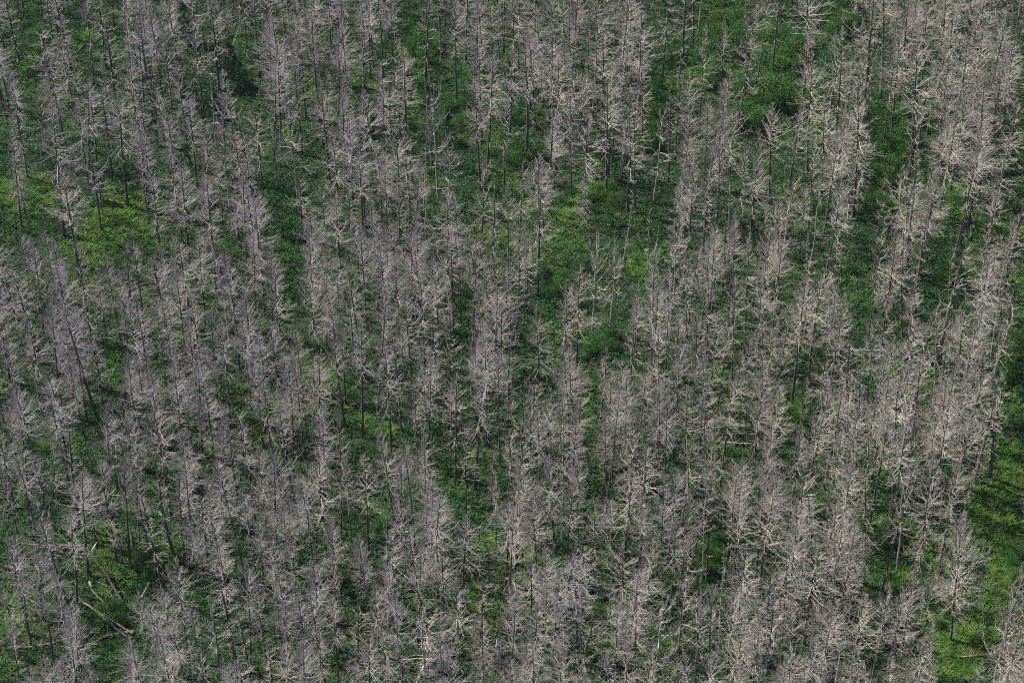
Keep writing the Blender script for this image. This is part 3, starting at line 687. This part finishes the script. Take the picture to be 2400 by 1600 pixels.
def lowfreq(x, y):
    return math.sin(x * .13 + 1.0) * math.sin(y * .11 + .4) + .6 * math.sin(x * .31 - y * .23) + .4 * math.sin(x * .67 + y * .53)
pts = []
nh = 150000
xs_ = rng.uniform(-78, 78, nh); ys_ = rng.uniform(104, 256, nh)
for x, y in zip(xs_, ys_):
    px, py, _d = project(x, y, 0)
    if not (-60 < px < W + 60 and -60 < py < H + 60):
        continue
    f = lowfreq(x, y) + random.gauss(0, .5)
    lawn = (px > 1960 and 900 < py and in_gap(px, py, 10)) or (px < 360 and 400 < py < 590 and in_gap(px, py, 4))
    open_ = in_gap(px, py, 6)
    pick = random.randrange(4) if f < (-.9 if lawn else .45 if open_ else 1.5) else 4 + random.randrange(3)
    if not in_gap(px, py, 12) and random.random() < .35:
        continue
    pts.append((x, y, ground_z(x, y) - .03, pick))
scatter("ground_herbs", pts, HERBS, 3, .8, 1.7, "low green herbs and grass growing over the whole forest floor", "undergrowth")

# fallen twigs and sticks
def litter_mesh(seed):
    rg = np.random.default_rng(seed)
    g = Geo(); n = 9
    st = np.stack([rg.uniform(-.6, .6, n), rg.uniform(-.6, .6, n), rg.uniform(.02, .25, n)], 1)
    g.tubes(walk(st, rg.uniform(0, 6.28, n), rg.normal(.05, .15, n), rg.uniform(.4, 1.3, n), 3, rg), np.tile([.018, .013, .008], (n, 1)), 3, 0)
    return g.mesh("sticks", [LOG])
LIT = [[source("stick_pile", litter_mesh(60 + i))] for i in range(5)]
pts = []
for _ in range(3500):
    x = random.uniform(-75, 75); y = random.uniform(106, 254)
    px, py, _d = project(x, y, 0)
    if not (-40 < px < W + 40 and -40 < py < H + 40) or (in_gap(px, py, 0) and random.random() < .8):
        continue
    pts.append((x, y, ground_z(x, y) + .02, random.randrange(5)))
scatter("fallen_twigs", pts, LIT, 4, .7, 1.6, "grey fallen twigs and sticks scattered on the mossy forest floor", "twigs", .05)

# ------------------------------------------------------------------ labels: what a tree looks like and its rank beside a landmark
MARKS = [("the curved white birch log", 228, 1395), ("the long pale lower-left log", 341, 1262), ("the lower-left fallen poles", 250, 1460),
 ("the left edge's bright grass patch", 60, 460), ("the grassy hollow on the left", 270, 500), ("the dark live spruce", 535, 125),
 ("the upper left's fan-limbed tree", 680, 205), ("the dark green gap left of centre", 668, 630), ("the left side's small green gap", 245, 870),
 ("the forked tree above the middle", 1021, 185), ("the glade shrubs above the middle", 1190, 355), ("the mossy glade right of top middle", 1400, 470),
 ("the central green glade", 1305, 610), ("the pale crooked pair at the centre", 1420, 550), ("the small hollow below the centre", 1405, 800),
 ("the grass gap below left of centre", 890, 1200), ("the pale log below the centre", 870, 940), ("the fan-shaped bottom middle tree", 984, 1420),
 ("the narrow green bottom lane", 1410, 1450), ("the white-limbed bottom edge tree", 1171, 1495), ("the big limbed tree near the lane", 1541, 1366),
 ("the upper right shrub thicket", 1800, 180), ("the shrub patch right of the thicket", 2100, 320), ("the leafy gap at the top right", 1970, 30),
 ("the green gap on the right side", 2015, 650), ("the dark gap near the right edge", 2235, 650), ("the bright right edge lawn", 2350, 1100),
 ("the sunny lower right clearing", 2110, 1310), ("the lone bushy clearing tree", 2277, 1240), ("the curled bottom right corner tree", 2379, 1360),
 ("the lower right green strip", 1670, 1290), ("the small bright gap right of centre", 1880, 960), ("the forest's upper right corner", 2330, 60),
 ("the leafy upper left edge bush", 60, 110), ("the top middle grey stand", 1350, 60), ("the crowded left edge stand", 120, 760), ("the thick right-hand middle stand", 1700, 900)]
ORD = ["nearest", "second", "third", "fourth", "fifth", "sixth", "seventh", "eighth", "ninth", "tenth", "eleventh", "twelfth", "thirteenth", "fourteenth", "fifteenth", "sixteenth",
       "seventeenth", "eighteenth", "nineteenth", "twentieth", "twenty-first", "twenty-second", "twenty-third", "twenty-fourth", "twenty-fifth", "twenty-sixth",
       "twenty-seventh", "twenty-eighth", "twenty-ninth", "thirtieth", "thirty-first", "thirty-second", "thirty-third", "thirty-fourth", "thirty-fifth", "thirty-sixth"]
SECT = ["right of", "above", "left of", "below"]
def mark_labels(items, noun, describe):
    """items: (px, py, ...) -> labels by nearest landmark, side and rank"""
    bucket = {}
    for i, it in enumerate(items):
        px, py = it[0], it[1]
        k = min(range(len(MARKS)), key=lambda j: (MARKS[j][1] - px) ** 2 + (MARKS[j][2] - py) ** 2)
        dx, dy = px - MARKS[k][1], py - MARKS[k][2]
        s = (0 if dx > 0 else 2) if abs(dx) > abs(dy) else (3 if dy > 0 else 1)
        bucket.setdefault((k, s), []).append((dx * dx + dy * dy, i))
    out = [None] * len(items)
    for (k, s), lst in bucket.items():
        for r, (_q, i) in enumerate(sorted(lst)):
            out[i] = f"{describe(items[i])} {noun}, {ORD[min(r, 35)]} {SECT[s]} {MARKS[k][0]}"
    return out

# ------------------------------------------------------------------ dead trees
def vis(t):
    px, py, dep = project(t[0], t[1], t[2] * .55)
    if not (-20 < px < W + 20 and -30 < py < H + 60):
        return 0
    return t[2] * FPX / dep * (1.0 if t[4] != 'pole' else .6)
for i, t in enumerate(trees):
    t.append(i)
scored = sorted([t for t in trees if vis(t) > 0 and t[7] < n_read], key=lambda t: -vis(t) * (1 + .25 * (t[6] / H)))
limbed = [t for t in scored if t[4] == 'fan']
snags = [t for t in scored if t[4] == 'pole']
spruces = [t for t in scored if t[4] not in ('fan', 'pole')][:300 - len(limbed)]
chosen = set(t[7] for t in limbed + snags + spruces)
masters = {}
def place(t, name, label, group, category):
    kd = t[4]
    v = random.randrange(len(VAR[kd]))
    tm, cm = VAR[kd][v]
    root = bpy.data.objects.new(name, None)
    root.empty_display_size = .3
    s = t[2] / 13.0
    root.location = (t[0], t[1], ground_z(t[0], t[1]) - .05)
    w = t[3]
    root.rotation_euler = (random.gauss(0, .045), random.gauss(0, .045), random.uniform(0, 6.28))
    root.scale = (s * w, s * w, s)
    root["label"] = label; root["group"] = group; root["category"] = category
    col.objects.link(root)
    a = add("trunk", tm, root)
    b = add("crown", cm, root)
    return root
LOOKS = {'dense': "full-crowned grey", 'fuzzy': "fine-twigged mauve-grey", 'open': "open-branched pale", 'tuft': "bare-stemmed top-tufted", 'hang': "droopy-branched grey",
         'thin': "slim sparse", 'fan': "crooked heavy-limbed pale", 'pole': "thin", 'snap': "snapped-top grey", 'lone': "broad bushy"}
def look(it):
    t = it[2]
    size = "tall" if t[2] > 13.6 else ("short" if t[2] < 9.6 else "")
    return (size + " " + LOOKS[t[4]]).strip()
for lst, nm, noun, grp, cat in ((spruces, "dead_spruce", "dead spruce", "dead spruces of the bare forest", "dead tree"),
                                (limbed, "dead_larch", "dead tree", "heavy-limbed dead trees among the spruces", "dead tree"),
                                (snags, "bare_snag", "bare snag", "bare snags among the dead spruces", "snag")):
    items = [(t[5], t[6], t) for t in lst]
    for (px, py, t), lb in zip(items, mark_labels(items, noun, look)):
        place(t, nm, lb, grp, cat)
rest = [t for t in trees if t[7] not in chosen]
order = [(k, j) for k in VAR for j in range(len(VAR[k]))]
index = {kj: i for i, kj in enumerate(order)}
srcs = [[source("trunk_source", VAR[k][j][0]), source("crown_source", VAR[k][j][1])] for k, j in order]
pts = []
for t in rest:
    s = t[2] / 13
    pts.append((t[0], t[1], ground_z(t[0], t[1]) - .05, index[(t[4], random.randrange(len(VAR[t[4]])))], s * t[3], s * t[3], s))
scatter("dead_forest_stand", pts, srcs, 9, 1, 1, "the rest of the dead grey forest filling in between and behind the nearer trees", "forest", .035)
print("trees read", n_read, "spruces", len(spruces), "limbed", len(limbed), "snags", len(snags), "rest", len(rest))

# ------------------------------------------------------------------ green shrubs
def shrub_meshes(seed):
    rg = np.random.default_rng(seed)
    st = Geo(); ns = 9
    az_ = rg.uniform(0, 6.28, ns)
    S = walk(np.zeros((ns, 3)), az_, rg.uniform(.7, 1.35, ns), rg.uniform(1.0, 1.9, ns), 5, rg, wob=.12)
    st.tubes(S, np.tile(np.linspace(.03, .01, 5), (ns, 1)), 4, 0)
    lf = Geo()
    nc = 26                                            # leafy sprays of unequal size
    a = rg.uniform(0, 6.28, nc); r = np.sqrt(rg.uniform(0, 1, nc)) * .95
    C = np.stack([r * np.cos(a), r * np.sin(a), 1.75 - .95 * r ** 2 + rg.normal(0, .22, nc)], 1)
    n = 46
    cc = np.repeat(C, n, 0) + rg.normal(0, 1, (nc * n, 3)) * np.repeat(rg.uniform(.12, .26, nc), n)[:, None] * np.array([1.2, 1.2, .8])
    leaves(lf, rg, cc, np.full(nc * n, .062), 0, .7)
    n2 = 500                                            # loose inner leaves down to the ground
    a = rg.uniform(0, 6.28, n2); r = np.sqrt(rg.uniform(0, 1, n2)); h = rg.uniform(.1, 1.5, n2)
    leaves(lf, rg, np.stack([r * np.cos(a) * .95, r * np.sin(a) * .95, h * (1.05 - .5 * r)], 1), np.full(n2, .06), 0, .6)
    return st.mesh("shrub_stems", [BARK]), lf.mesh("shrub_leaves", [SHRUB_LEAF], False)
SHV = [shrub_meshes(300 + i) for i in range(7)]
SHRUBS = []
def strew(cx, cy, rx, ry, n, s0, s1):
    got = []
    for _ in range(n * 30):
        if len(got) >= n:
            break
        a, q = random.uniform(0, 6.28), math.sqrt(random.random())
        px, py = cx + rx * q * math.cos(a), cy + ry * q * math.sin(a)
        if all((px - g[0]) ** 2 + ((py - g[1]) * 1.4) ** 2 > 21 ** 2 for g in got):
            got.append((px, py)); SHRUBS.append((px, py, random.uniform(s0, s1)))
strew(1700,70,42,62,10,.9,1.5); strew(1825,115,60,50,15,1.0,1.6); strew(1800,190,52,60,15,1.0,1.7); strew(1770,268,48,32,8,1.0,1.4); strew(1862,222,28,30,5,1.0,1.4)
strew(1975,35,45,36,9,.9,1.5); strew(2100,300,46,62,13,.9,1.5); strew(2055,385,50,46,10,.8,1.3); strew(2060,480,28,30,4,.8,1.2); strew(2240,475,20,32,3,.8,1.3)
strew(1190,350,58,30,8,.8,1.3); strew(990,115,28,40,6,.9,1.4); strew(985,215,22,28,3,.8,1.2); strew(1420,450,40,22,6,.7,1.0); strew(1075,230,30,55,5,.7,1.1)
strew(1560,110,22,30,3,.9,1.3); strew(1545,230,22,50,4,.8,1.2); strew(1520,330,20,36,3,.8,1.1); strew(60,110,40,44,7,.9,1.4); strew(1660,130,22,55,5,.9,1.4)
strew(1405,800,36,22,6,.6,1.0); strew(1220,870,24,24,3,.6,1.0); strew(380,1310,60,34,9,.6,.95); strew(2090,1250,44,24,8,.6,1.0); strew(255,1440,34,40,5,.5,.8)
strew(2370,830,24,50,5,.7,1.1); strew(2235,640,34,34,4,.7,1.1); strew(1880,955,14,18,2,.6,.9); strew(885,1205,28,18,3,.5,.8); strew(2385,1330,24,36,4,.5,.8)
strew(1410,1440,16,50,4,.5,.8); strew(2200,1425,22,30,3,.5,.8); strew(560,190,28,26,3,.7,1.0); strew(1670,1290,18,44,4,.5,.8); strew(1300,650,36,30,3,.6,.9)
def sh_look(it):
    s = it[2]
    return ("large rounded leafy" if s > 1.35 else "middling leafy" if s > .95 else "small leafy") + " green"
for (px, py, s), lb in zip(SHRUBS, mark_labels(SHRUBS, "shrub", sh_look)):
    x, y = unproject(px, py, .9 * s)
    root = bpy.data.objects.new("green_shrub", None)
    root.empty_display_size = .2
    root.location = (x, y, ground_z(x, y) - .05)
    root.rotation_euler = (random.gauss(0, .08), random.gauss(0, .08), random.uniform(0, 6.28))
    root.scale = (s * random.uniform(.85, 1.15), s * random.uniform(.85, 1.15), s * random.uniform(.8, 1.15))
    root["label"] = lb; root["group"] = "leafy shrubs in the gaps of the dead forest"; root["category"] = "shrub"
    col.objects.link(root)
    a, b = SHV[random.randrange(len(SHV))]
    add("stems", a, root); add("foliage", b, root)

# ------------------------------------------------------------------ live young spruces
def live_meshes(seed):
    rg = np.random.default_rng(seed)
    tk = Geo(); z = np.linspace(-.3, 5, 6)
    tk.tubes(np.stack([z * 0, z * 0, z], 1)[None], np.linspace(.07, .01, 6)[None], 6, 0)
    cr = Geo(); nb = 90
    q = np.sort(rg.uniform(0, 1, nb)); L = 1.5 * (1 - q) ** .8 * rg.uniform(.7, 1.1, nb) + .1
    B = walk(np.stack([q * 0, q * 0, .3 + 4.6 * q], 1), rg.uniform(0, 6.28, nb), -.1 + .6 * q, L, 4, rg, bend=-.3, tip=.3)
    ix = np.repeat(np.arange(nb), 26)
    p, d = at(B[ix], rg.uniform(.15, 1, len(ix)))
    U = d * .09 + rg.normal(0, .07, (len(ix), 3)); Vv = np.cross(U, rg.normal(0, 1, U.shape)); Vv /= np.linalg.norm(Vv, axis=1, keepdims=True)
    cr.tubes(B, np.tile(np.linspace(.02, .006, 4), (nb, 1)), 3, 0)
    cr.quads(p + rg.normal(0, .05, p.shape), U, Vv * .035, 1)
    return tk.mesh("live_trunk", [BARK]), cr.mesh("live_crown", [BARK, NEEDLE], False)
LV = [live_meshes(500 + i) for i in range(3)]
LIVE = [(535, 95, 1.25, "dark green live spruce left of the grey stand in the upper left"),
        (428, 5, 1.2, "dark green live spruce at the top edge, left of the grey stand"),
        (560, 140, .9, "small dark live spruce just below the largest dark live spruce"),
        (1050, 265, .8, "small dark live spruce in the glade left of the shrubs"),
        (500, 215, .8, "short dark live spruce between dead trees in the upper left"),
        (220, 395, .9, "short dark live spruce above the grassy hollow on the left"),
        (1290, 240, .7, "small dark live spruce above the glade shrubs"),
        (1650, 1160, .7, "small dark live spruce in the green strip of the lower right quarter")]
for px, py, s, lb in LIVE:
    x, y = unproject(px, py, 5 * s)
    root = bpy.data.objects.new("live_spruce", None); root.empty_display_size = .2
    root.location = (x, y, ground_z(x, y)); root.rotation_euler = (0, 0, random.uniform(0, 6.28)); root.scale = (s,) * 3
    root["label"] = lb; root["group"] = "live spruces among the dead ones"; root["category"] = "spruce"
    col.objects.link(root)
    a, b = LV[random.randrange(3)]
    add("trunk", a, root); add("crown", b, root)

# ------------------------------------------------------------------ logs and leaning poles: ends seen at (px, py) with a height above the ground
def log(name, a, b, ha, hb, r0, r1, mat, label, cat, seed, bend=.1, stubs=10, group=None):
    rg = np.random.default_rng(seed)
    xa, ya = unproject(*a, ha); xb, yb = unproject(*b, hb)
    A = np.array([xa, ya, ground_z(xa, ya) + ha]); B = np.array([xb, yb, ground_z(xb, yb) + hb])
    L = np.linalg.norm(B - A); m = 9
    t = np.linspace(0, 1, m)
    d = (B - A) / L
    s = np.cross(d, [0, 0, 1]); s /= np.linalg.norm(s) + 1e-9
    line = (B - A)[None] * t[:, None] + s[None] * (np.sin(t * math.pi * 1.5) * bend * L * .16 + np.cumsum(rg.normal(0, (.006 * L + .01 * L * bend * 2), m)))[:, None]
    g = Geo(); g.tubes(line[None], np.linspace(r0, r1, m)[None] * rg.uniform(.9, 1.1, (1, m)), 8, 0)
    # closed ends
    g.tubes(np.stack([line[0], line[0] - d * .01])[None], np.array([[r0 * .98, .001]]), 8, 0)
    g.tubes(np.stack([line[-1], line[-1] + d * .05])[None], np.array([[r1 * .98, .001]]), 8, 0)
    root = bpy.data.objects.new(name, None); root.empty_display_size = .2
    root.location = A
    root["label"] = label; root["category"] = cat
    if group:
        root["group"] = group
    col.objects.link(root)
    add("stem", g.mesh("log_stem", [mat]), root)
    if stubs:
        q = rg.uniform(.15, .98, stubs)
        st, dd = at(np.repeat(line[None], stubs, 0), q)
        c = Geo()
        c.tubes(walk(st, rg.uniform(0, 6.28, stubs), rg.uniform(-.1, 1.1, stubs), rg.uniform(.3, 1.3, stubs), 4, rg, wob=.2),
                np.tile(np.linspace(.02, .008, 4), (stubs, 1)), 3, 0)
        o = add("broken_branches", c.mesh("log_stubs", [LIMB]), root)
        o["kind"] = "stuff"
    return root
GL = "fallen logs on the forest floor"
LOGS = [
 ("fallen_log", (248,1267), (435,1254), .35, .3, .11, .04, LOG, "long pale brown fallen log lying level among dark stems in the lower left", "log", .1, 6),
 ("fallen_log", (68,1275), (206,1279), .4, .4, .10, .07, LOG, "dull grey fallen log ending left of the long pale log", "log", .1, 5),
 ("birch_log", (208,1361), (250,1431), 2.2, .4, .085, .05, WHITE, "curved bright white birch log leaning in the lower left", "log", .45, 3),
 ("birch_log", (203,1300), (229,1271), .5, .7, .06, .045, WHITE, "short bright white birch piece above the curved white birch log", "log", .3, 0),
 ("leaning_pole", (302,1306), (334,1195), .0, 4.5, .09, .03, LOG, "pale leaning broken pole crossing the long pale log", "pole", .1, 8),
 ("leaning_pole", (312,1304), (277,1110), .0, 8.5, .11, .03, POLE, "tall bare pole with sunlit side standing over the long pale log", "pole", .1, 8),
 ("fallen_log", (194,1410), (311,1482), 1.2, .3, .07, .09, LOG, "upper of two straight slender logs slanting down below the white birch log", "log", .05, 2),
 ("fallen_log", (200,1412), (294,1494), 1.0, .3, .06, .08, LOG, "lower of two straight slender logs slanting down below the white birch log", "log", .05, 2),
 ("fallen_log", (235,1491), (314,1479), .3, .3, .10, .12, LOG, "reddish brown log end meeting the two slanting slender logs", "log", .05, 2),
 ("fallen_log", (20,1517), (180,1500), .3, .4, .08, .11, LOG, "mossy grey log lying near the bottom left corner", "log", .2, 10),
 ("leaning_pole", (295,1428), (210,1270), .0, 3.5, .14, .07, BARK, "thick dark trunk leaning left beside the curved white birch log", "pole", .2, 3),
 ("fallen_log", (820,948), (921,934), .5, .5, .09, .06, LOG, "straight pale log behind thin stems below the centre left", "log", .1, 2),
 ("leaning_pole", (245,914), (283,829), .0, 4.0, .05, .02, POLE, "thin pale pole leaning right in the small green gap at the left", "pole", .05, 1),
 ("leaning_pole", (303,956), (324,914), .0, 2.5, .05, .03, POLE, "short thin pole leaning right below the small green gap", "pole", .05, 1),
 ("fallen_log", (138,978), (200,943), .8, 1.2, .06, .04, POLE, "slender grey log slanting up above the lower left trees", "log", .1, 4),
 ("fallen_log", (255,467), (290,480), .3, .3, .09, .06, LOG, "pinkish brown broken log in the grassy hollow on the left", "log", .3, 2),
 ("fallen_log", (262,480), (291,484), .25, .2, .06, .05, LOG, "small pinkish log just below the broken log in the grassy hollow", "log", .2, 0),
 ("leaning_pole", (530,150), (561,62), .0, 5.0, .06, .03, WHITE, "thin whitish pole leaning right by the dark live spruce", "pole", .05, 1),
 ("leaning_pole", (341,68), (362,-8), .0, 5.0, .06, .03, POLE, "thin pale pole leaning right at the top edge on the left", "pole", .05, 1),
 ("leaning_pole", (463,100), (402,56), .5, 2.5, .10, .05, POLE, "pale leaning log with a forked end in the upper left", "pole", .1, 6),
 ("fallen_log", (312,84), (330,98), .8, .4, .06, .05, WHITE, "short whitish log near the top on the left", "log", .1, 0),
 ("fallen_log", (2246,1536), (2350,1527), .3, .3, .07, .04, LOG, "grey log lying across the grass near the bottom right corner", "log", .15, 12),
 ("fallen_log", (1185,385), (1240,378), .2, .2, .07, .05, LOG, "reddish brown log lying below the shrubs of the glade", "log", .2, 3),
 ("fallen_log", (1215,711), (1240,711), .5, .5, .06, .05, POLE, "short pale level log left of the green hollow at the centre", "log", .1, 0),
 ("fallen_log", (1690,1035), (1760,1041), 1.0, .9, .06, .03, POLE, "thin level log among the crowded trees right of the centre", "log", .1, 4),
 ("leaning_pole", (333,1400), (350,1366), .2, 1.6, .12, .10, POLE, "thick short grey pole leaning right of the curved white birch log", "pole", .05, 0),
]
for i, (nm, a, b, ha, hb, r0, r1, mt, lb, ct, bd, stn) in enumerate(LOGS):
    log(nm, a, b, ha, hb, r0, r1, mt, lb, ct, 700 + i, bd, stn, GL if nm == "fallen_log" else "leaning poles among the trees" if nm == "leaning_pole" else None)

# more half-hidden fallen stems on the floor of the stand
extra = []
while len(extra) < 34:
    px, py = random.uniform(20, 2380), random.uniform(60, 1580)
    if all((px - e[0]) ** 2 + (py - e[1]) ** 2 > 150 ** 2 for e in extra):
        extra.append((px, py, random.uniform(3, 7.5)))
def lg(it):
    return ("long" if it[2] > 5.2 else "short") + " weathered grey"
for i, (e, lb) in enumerate(zip(extra, mark_labels(extra, "fallen log", lg))):
    ang = random.uniform(-.9, .9)
    kx = e[2] * 23 * math.cos(ang) / 2; ky = e[2] * 23 * .62 * math.sin(ang) / 2
    r_ = random.uniform(.06, .10)
    log("fallen_log", (e[0] - kx, e[1] - ky), (e[0] + kx, e[1] + ky), random.uniform(.05, .5), random.uniform(.05, .4), r_, r_ * .5, LOG, lb, "log", 800 + i, random.uniform(.05, .4), 8, GL)

# rusty fern spot in the lower right clearing
rg = np.random.default_rng(5)
g = Geo(); n = 90
C = np.stack([rg.normal(0, .18, n), rg.normal(0, .18, n), rg.uniform(.05, .7, n)], 1)
leaves(g, rg, C, np.full(n, .045), 0, .3)
x, y = unproject(2196, 1372, .4)
o = add("rusty_fern", g.mesh("rusty_fern", [RUST], False), label="small rust-orange dead fern left of the lone bushy tree", category="fern")
o.location = (x, y, ground_z(x, y))

# thin summer haze over the valley
hz = bpy.data.materials.new("thin_haze"); hz.use_nodes = True
hn = hz.node_tree; hn.nodes.clear()
pv = hn.nodes.new("ShaderNodeVolumePrincipled")
pv.inputs["Color"].default_value = (.82, .90, 1.0, 1)
pv.inputs["Density"].default_value = 0.00006
pv.inputs["Anisotropy"].default_value = 0.3
ho = hn.nodes.new("ShaderNodeOutputMaterial"); hn.links.new(pv.outputs[0], ho.inputs["Volume"])
bx = np.array([[x, y, z] for x in (-3700, 3700) for y in (-3700, 4200) for z in (-4, 131)], float)
hm = bpy.data.meshes.new("haze")
hm.from_pydata([tuple(v) for v in bx], [], [(0, 1, 3, 2), (4, 6, 7, 5), (0, 4, 5, 1), (2, 3, 7, 6), (0, 2, 6, 4), (1, 5, 7, 3)])
hm.materials.append(hz)
add("haze", hm, kind="stuff", label="thin bluish summer haze over the whole dead forest", category="haze")
